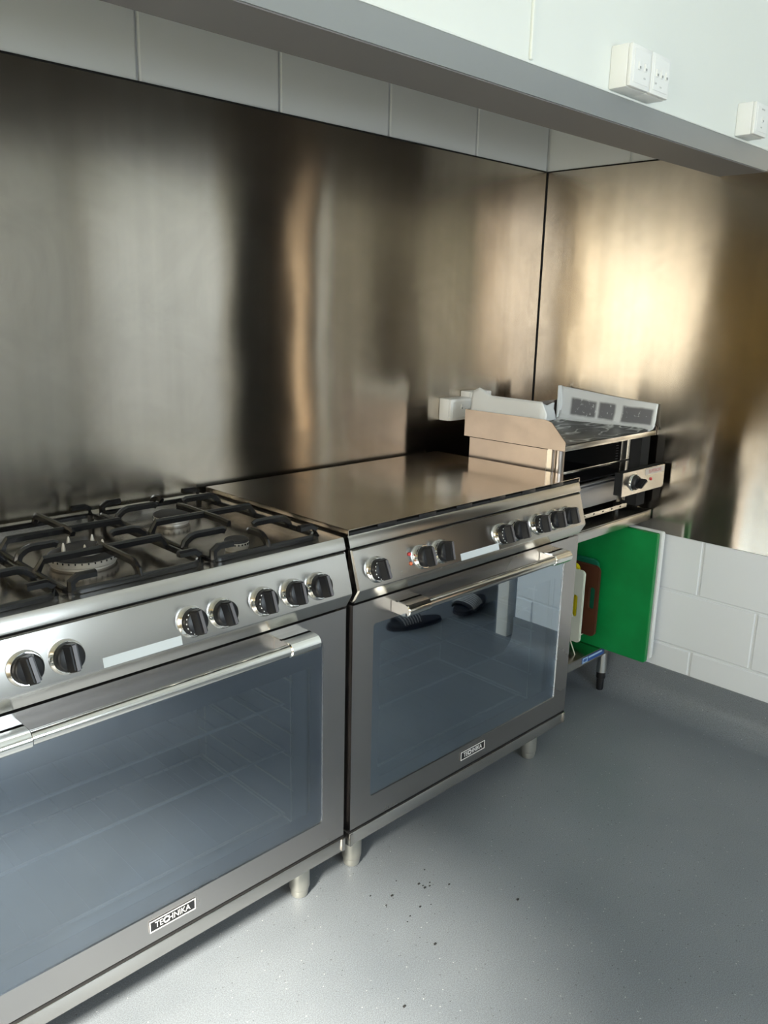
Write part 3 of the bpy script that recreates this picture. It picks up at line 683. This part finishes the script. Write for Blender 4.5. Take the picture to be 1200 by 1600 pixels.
for x, y in ((-.245, -.424), (-.29, -.10), (-.14, -.10)): MB().cyl((x, y, SZ), (x, max(y, -.40), RZ-.003), .0022, 6).build('leg', M['wire'], t)

# ------------------------------------------------------------------ griddle toaster on the bench
GX0, GX1, GY0, GY1 = -.560, -.007, -.522, -.135
t = thing('griddle_toaster', 'stainless griddle with open toasting space beneath and angled splash guards', 'griddle')
def guard(x0, x1):
    return MB().prism([(GY1, .964), (GY1, 1.050), (-.447, 1.050), (-.470, 1.044), (GY0, .991), (GY0, .964)], x0, x1, 'x')
guard(GX0, GX0+.003).build('splash_guard', M['grid_steel'], t); guard(GX1-.003, GX1).build('splash_guard', M['grid_steel'], t)
MB().box(GX0+.003, GX1-.003, GY1-.003, GY1, .964, 1.050).build('splash_guard', M['grid_steel'], t)
B(GX0+.003, GX1-.003, GY0, GY0+.004, .963, .979, bev=.001).build('front_rail', M['steel'], t)
B(GX0+.003, GX1-.003, GY0+.004, GY1-.003, .964, .976).build('hotplate', M['griddle_top'], t)
# body
MB().box(-.549, -.545, -.452, -.15, .712, .9600).build('side_panel', M['grid_steel'], t)
B(-.5495, -.545, -.455, -.145, .9598, .9638).build('shadow_strip', M['gap'], t)  # dark strip drawn in as the contact shadow under the flange
MB().box(-.544, -.540, -.452, -.15, .712, .9635).build('inner_side', M['matt_black'], t)
B(-.545, -.02, -.155, -.15, .712, .9635).build('back_panel', M['matt_black'], t)
MB().lathe([(.019, .706), (.019, .9635)], Matrix.Translation((-.524, -.478, 0)), 24).build('post', M['grid_steel'], t)
MB().box(-.5475, -.541, -.470, -.452, .712, .9635).box(-.541, -.536, -.468, -.456, .712, .9635).build('corner_strip', M['steel'], t)
MB().box(-.140, -.090, -.472, -.468, .738, .9635, bev=.0008).box(-.0925, -.0885, -.476, -.466, .738, .9635).build('post', M['steel'], t)
MB().box(-.505, -.090, -.480, -.472, .879, .886, bev=.001).build('top_bar', M['bar_steel'], t)
MB().box(-.505, -.05, -.46, -.16, .9560, .9630).build('element_panel', M['matt_black'], t)
el = MB()
for k in range(6): el.tube([(-.16, -.455+.0, .945-k*.011), (-.49, -.455, .945-k*.011)], .002, 6)
for k in range(8): B(-.158, -.143, -.463, -.461, .887+k*.009, .8895+k*.009).build('vent_fin', M['black'], t)
for k in range(5): MB().cyl((-.50, -.40+k*.05, .935), (-.10, -.40+k*.05, .935), .0045, 8).build('heating_element', M['black'], t)
B(-.535, -.10, -.47, -.16, .838, .842).build('toast_shelf', M['black'], t)
# crumb tray with folded lip
cr = MB().box(-.535, -.192, -.500, -.497, .760, .838, bev=.001).box(-.535, -.192, -.498, -.17, .760, .763).box(-.535, -.532, -.498, -.17, .763, .836).box(-.195, -.192, -.498, -.17, .763, .836)
cr.box(-.535, -.190, -.509, -.496, .838, .8415, bev=.001).box(-.535, -.188, -.512, -.496, .829, .8325, bev=.001).build('crumb_tray', M['tray'], t)
MB().box(-.545, -.125, -.502, -.498, .728, .739).box(-.545, -.125, -.502, -.47, .726, .729).build('bottom_rail', M['steel'], t)
bo = MB()
for k in range(7): bo.box(-.50+k*.055, -.492+k*.055, -.5025, -.5015, .731, .735)
bo.build('rail_slot', M['gap'], t)
for fx, fy in ((-.53, -.46), (-.12, -.46), (-.53, -.18), (-.06, -.18)):
    MB().lathe([(.010, .7042), (.010, .730)], Matrix.Translation((fx, fy, 0)), 12).build('foot', M['black'], t)
# control box
B(-.297, -.030, -.5735, -.545, .799, .872).build('control_box', M['matt_black'], t)
B(-.086, -.030, -.515, -.16, .725, .963).build('control_housing', M['matt_black'], t)
cp = MB().prism([(-.301, .797), (-.034, .797), (-.028, .803), (-.028, .874), (-.301, .874)], -.5765, -.5738, 'y').build('control_face', M['steel'], t)
m = Matrix.Translation((-.229, -.5765, .8365)) @ FRONT
kb = MB().lathe([(.0225, 0), (.0225, .012), (.020, .015)], m, 28).build('thermostat_knob', M['black'], t)
MB().lathe([(.029, 0), (.0285, .003), (.0265, .0045), (.0245, .003), (.0245, .0)], m, 36).build('dial_ring', M['chrome'], kb)
bm = bmesh.new(); bmesh.ops.create_cube(bm, size=1)
for v in bm.verts: v.co = (v.co.x*.013, v.co.y*.043, .026+v.co.z*.024)
bmesh.ops.bevel(bm, geom=bm.edges[:], offset=.004, segments=2, affect='EDGES')
MB().bm(bm, m @ Matrix.Rotation(math.radians(-60), 4, 'Z')).build('grip', M['black'], kb)
l = MB().lathe([(.0055, 0), (.0052, .003), (.003, .0045), (.0006, .005)], Matrix.Translation((-.119, -.5765, .8345)) @ FRONT, 16).build('pilot_lamp', M['red_lamp'], t); l['label'] = 'dark red pilot lamp'
bd = B(-.159, -.034, -.5778, -.5764, .8505, .8705).build('badge', M['badge_pale'], t); bd['label'] = 'pale maker badge with reddish letters'
text('SUPERIORS', 'lettering', M['red_print'], bd, .0165, Matrix.Translation((-.0965, -.5779, .8605)) @ FRONT, .0002, sx=1.05)
# papers
def sheet(name, fn, nu, nv, m, label, thick=.0006):
    b = MB(); vs = [fn(i/nu, j/nv) for j in range(nv+1) for i in range(nu+1)]
    fs = [(j*(nu+1)+i, j*(nu+1)+i+1, (j+1)*(nu+1)+i+1, (j+1)*(nu+1)+i) for j in range(nv) for i in range(nu)]
    b.add(vs, fs); o = b.build(name, m, recalc=False)
    uv = o.data.uv_layers['UVMap']
    for p in o.data.polygons:
        for li in p.loop_indices:
            k = o.data.loops[li].vertex_index; uv.data[li].uv = ((k % (nu+1))/nu, (k//(nu+1))/nv)
    s = o.modifiers.new('thickness', 'SOLIDIFY'); s.thickness = thick; s.offset = 0
    return tag(o, label, 'paper', 'greaseproof papers on the griddle')
def wob(a, b, s=1.0): return s*(math.sin(a*9.1+b*4.3)*.5+math.sin(a*17.3-b*11.1+1.3)*.3+math.sin(a*31+b*23)*.15)
def right_paper(u, v):
    y = -.150-.372*u; ztop = 1.100-.030*u-.004*math.sin(u*3)
    z = .9805+(ztop-.9805)*v
    x = -.013-.012*(1-v)**2-.018*(1-u)**6-.010*v*0+.002*wob(u, v)
    if v < .12: x -= .03*(1-v/.12)**1.5; z = .9805+.002*(v/.12)+(ztop-.9805)*v*.6
    return (x, y, z)
sheet('greaseproof_paper', right_paper, 40, 14, M['paper_greasy'], 'standing paper sheet with dark grease windows against the far splash guard')
def left_paper(u, v):
    y = -.145-.292*u
    top = 1.101-.002*u
    if u < .26: top = 1.101+.022*(1-abs(u-.10)/.16) if u < .26 else top
    if u > .93: top -= (u-.93)*.55
    return (-.5535+.010*v+.0015*wob(u, v)+.006*v*v, y, .9805+(top-.9805)*v)
sheet('greaseproof_paper', left_paper, 44, 12, M['paper'], 'plain white paper sheet with a raised peak against the near splash guard')
def fold_paper(u, v):
    return (-.052+.024*u+.006*v*math.sin(u*6), -.146-.004*math.sin(u*9)-.012*u*(1-v), .9805+.122*v)
sheet('greaseproof_paper', fold_paper, 10, 12, M['paper'], 'narrow upright white paper fold at the back corner of the griddle')
def back_paper(u, v):
    x = -.50+.43*u; z = .9805+(.058+.004*math.sin(u*40))*v
    return (x, -.146-.014*(1-v)**2+.003*wob(u*3, v*2), z)
sheet('greaseproof_paper', back_paper, 60, 8, M['paper'], 'low crumpled paper strip along the back guard of the griddle')
def liner(u, v):
    return (-.548+.512*u, -.514+.362*v, .9772+.0011*(1+wob(u*2, v*2))+(.006*max(0, u-.9)/.1))
sheet('greaseproof_paper', liner, 40, 30, M['liner'], 'dark greasy paper liner lying flat on the griddle plate')

# ------------------------------------------------------------------ power points
def power_point(x0, z0, w, h, y, dep, label, rockers, group, prints, sockets=False):
    t = thing('power_point', label, 'power point', (0, 0, 0), group)
    B(x0, x0+w, y-dep+.010, y, z0, z0+h, bev=.003).build('housing', M['white_plastic'], t)
    fp = B(x0+.0008, x0+w-.0008, y-dep, y-dep+.0105, z0+.0008, z0+h-.0008, bev=.004).build('faceplate', M['white_plastic'], t)
    m = .010
    B(x0+m, x0+w-m, y-dep-.0012, y-dep+.001, z0+m, z0+h-m, bev=.0006, seg=1).build('cover_plate', M['white_plastic'], fp)
    n = len(rockers)
    for rx, rz in rockers:
        cx, cz = x0+w*rx, z0+h*rz
        r = B(cx-.0045, cx+.0045, y-dep-.0042, y-dep-.001, cz-.008, cz+.008, bev=.001).build('rocker', M['white_plastic'], t)
        MB().box(cx-.003, cx+.003, y-dep-.0046, y-dep-.004, cz-.0065, cz-.0015).build('rocker_mark', M['grey_print'], r)
    for px, pz, s in prints:
        text(s, 'lettering', M['grey_print'], fp, .0055, Matrix.Translation((x0+w*px, y-dep-.0013, z0+h*pz)) @ FRONT, .0001)
    if sockets:
        b = MB()
        for sx in sockets:
            cx = x0+w*sx; cz = z0+h*.42
            for dx, dz, a in ((-.008, .004, .5), (.008, .004, -.5), (0, -.011, 0)):
                bm = bmesh.new(); bmesh.ops.create_cube(bm, size=1)
                for v in bm.verts: v.co = (v.co.x*.0018, v.co.y*.008, v.co.z*.0008)
                b.bm(bm, Matrix.Translation((cx+dx, y-dep-.0012, cz+dz)) @ FRONT @ Matrix.Rotation(a, 4, 'Z'))
        b.build('socket_slot', M['grey_print'], fp)
    return t
YW = B2-.006
G1 = 'power points on the bulkhead'
power_point(-.913, 1.8375, .086, .086, YW, .052, 'white two-rocker switch box on the bulkhead, joined to a three-rocker box', [(.36, .52), (.66, .52)], G1, [(.66, .27, 'ON')])
power_point(-.8265, 1.8375, .086, .086, YW, .052, 'white three-rocker switch box on the bulkhead', [(.26, .52), (.5, .52), (.74, .52)], G1, [(.24, .27, 'OFF'), (.5, .22, 'ON')])
power_point(-.263, 1.8385, .086, .082, YW, .052, 'white single-rocker switch box standing alone on the bulkhead near the photo edge', [(.5, .5)], G1, [(.5, .8, 'HEATER'), (.48, .26, 'ON')])
G2 = 'power points behind the griddle'
power_point(-.541, .999, .108, .074, -.0035, .052, 'white wall socket box beside the griddle, its side in full view', [(.5, .62)], G2, [], sockets=[.78])
power_point(-.4325, .999, .108, .093, -.0035, .052, 'white wall socket box half hidden by the paper on the griddle', [(.5, .62)], G2, [])

# ------------------------------------------------------------------ slippers in the doorway, seen in the oven glass
def slipper(loc, rz, label, tilt=0.0, tw=.0012):
    t = thing('slipper', label, 'slipper', loc, 'pair of black slippers'); t.rotation_euler = (tilt, 0, rz)
    L = .28; n = 28; out = []
    for k in range(n):
        a = 2*PI*k/n; x = L/2*math.cos(a); wv = .047+.008*math.cos(a); out.append((x, wv*math.copysign(abs(math.sin(a))**.75, math.sin(a))))
    MB().prism(out, 0, .010, 'z').build('sole', M['slipper_sole'], t)
    MB().prism([(x*.97, y*.95) for x, y in out], .010, .020, 'z').build('insole', M['slipper'], t)
    b = MB(); nu, nv = 14, 10; vs = []; 
    for j in range(nv+1):
        x = -.01+.105*j/nv
        for i in range(nu+1):
            a = PI*i/nu; vs.append((x, .054*math.cos(a), .012+.050*math.sin(a)**.7*(1-.35*j/nv)))
    fs = [(j*(nu+1)+i, j*(nu+1)+i+1, (j+1)*(nu+1)+i+1, (j+1)*(nu+1)+i) for j in range(nv) for i in range(nu)]
    s = b.add(vs, fs).build('strap', M['slipper'], t, recalc=False); s.modifiers.new('thickness', 'SOLIDIFY').thickness = .006
    w = MB()
    for j in range(1, 8):
        x = -.01+.105*j/8
        w.tube([(x, .0575*math.cos(PI*i/12), .0155+.0515*math.sin(PI*i/12)**.7*(1-.35*j/8)) for i in range(1, 12)], tw, 5)
    w.build('thread', M['slipper_thread'], s)
slipper((-.115, -1.665, 0), math.radians(180+14), 'black slipper lying flat in the doorway, the one reflected by the oven handle')
slipper((.215, -1.62, .018), math.radians(180-14), 'black striped slipper propped on its mate near the white door frame', math.radians(6), .0026)
# crumbs on the vinyl
b = MB()
for k in range(16):
    x = -1.36+random.uniform(-.10, .12); y = -.70+random.uniform(-.08, .07); s = random.uniform(.0012, .0032)
    b.box(x-s, x+s, y-s*.6, y+s*.6, 0, s*.6)
for (x, y) in ((-1.45, -.86), (-1.62, -.93), (-1.2, -.9)): b.box(x-.003, x+.003, y-.002, y+.002, 0, .002)
tag(b.build('crumbs', M['crumb']), 'scattered dark crumbs on the grey floor near the cooker feet', 'crumbs', kind='stuff')
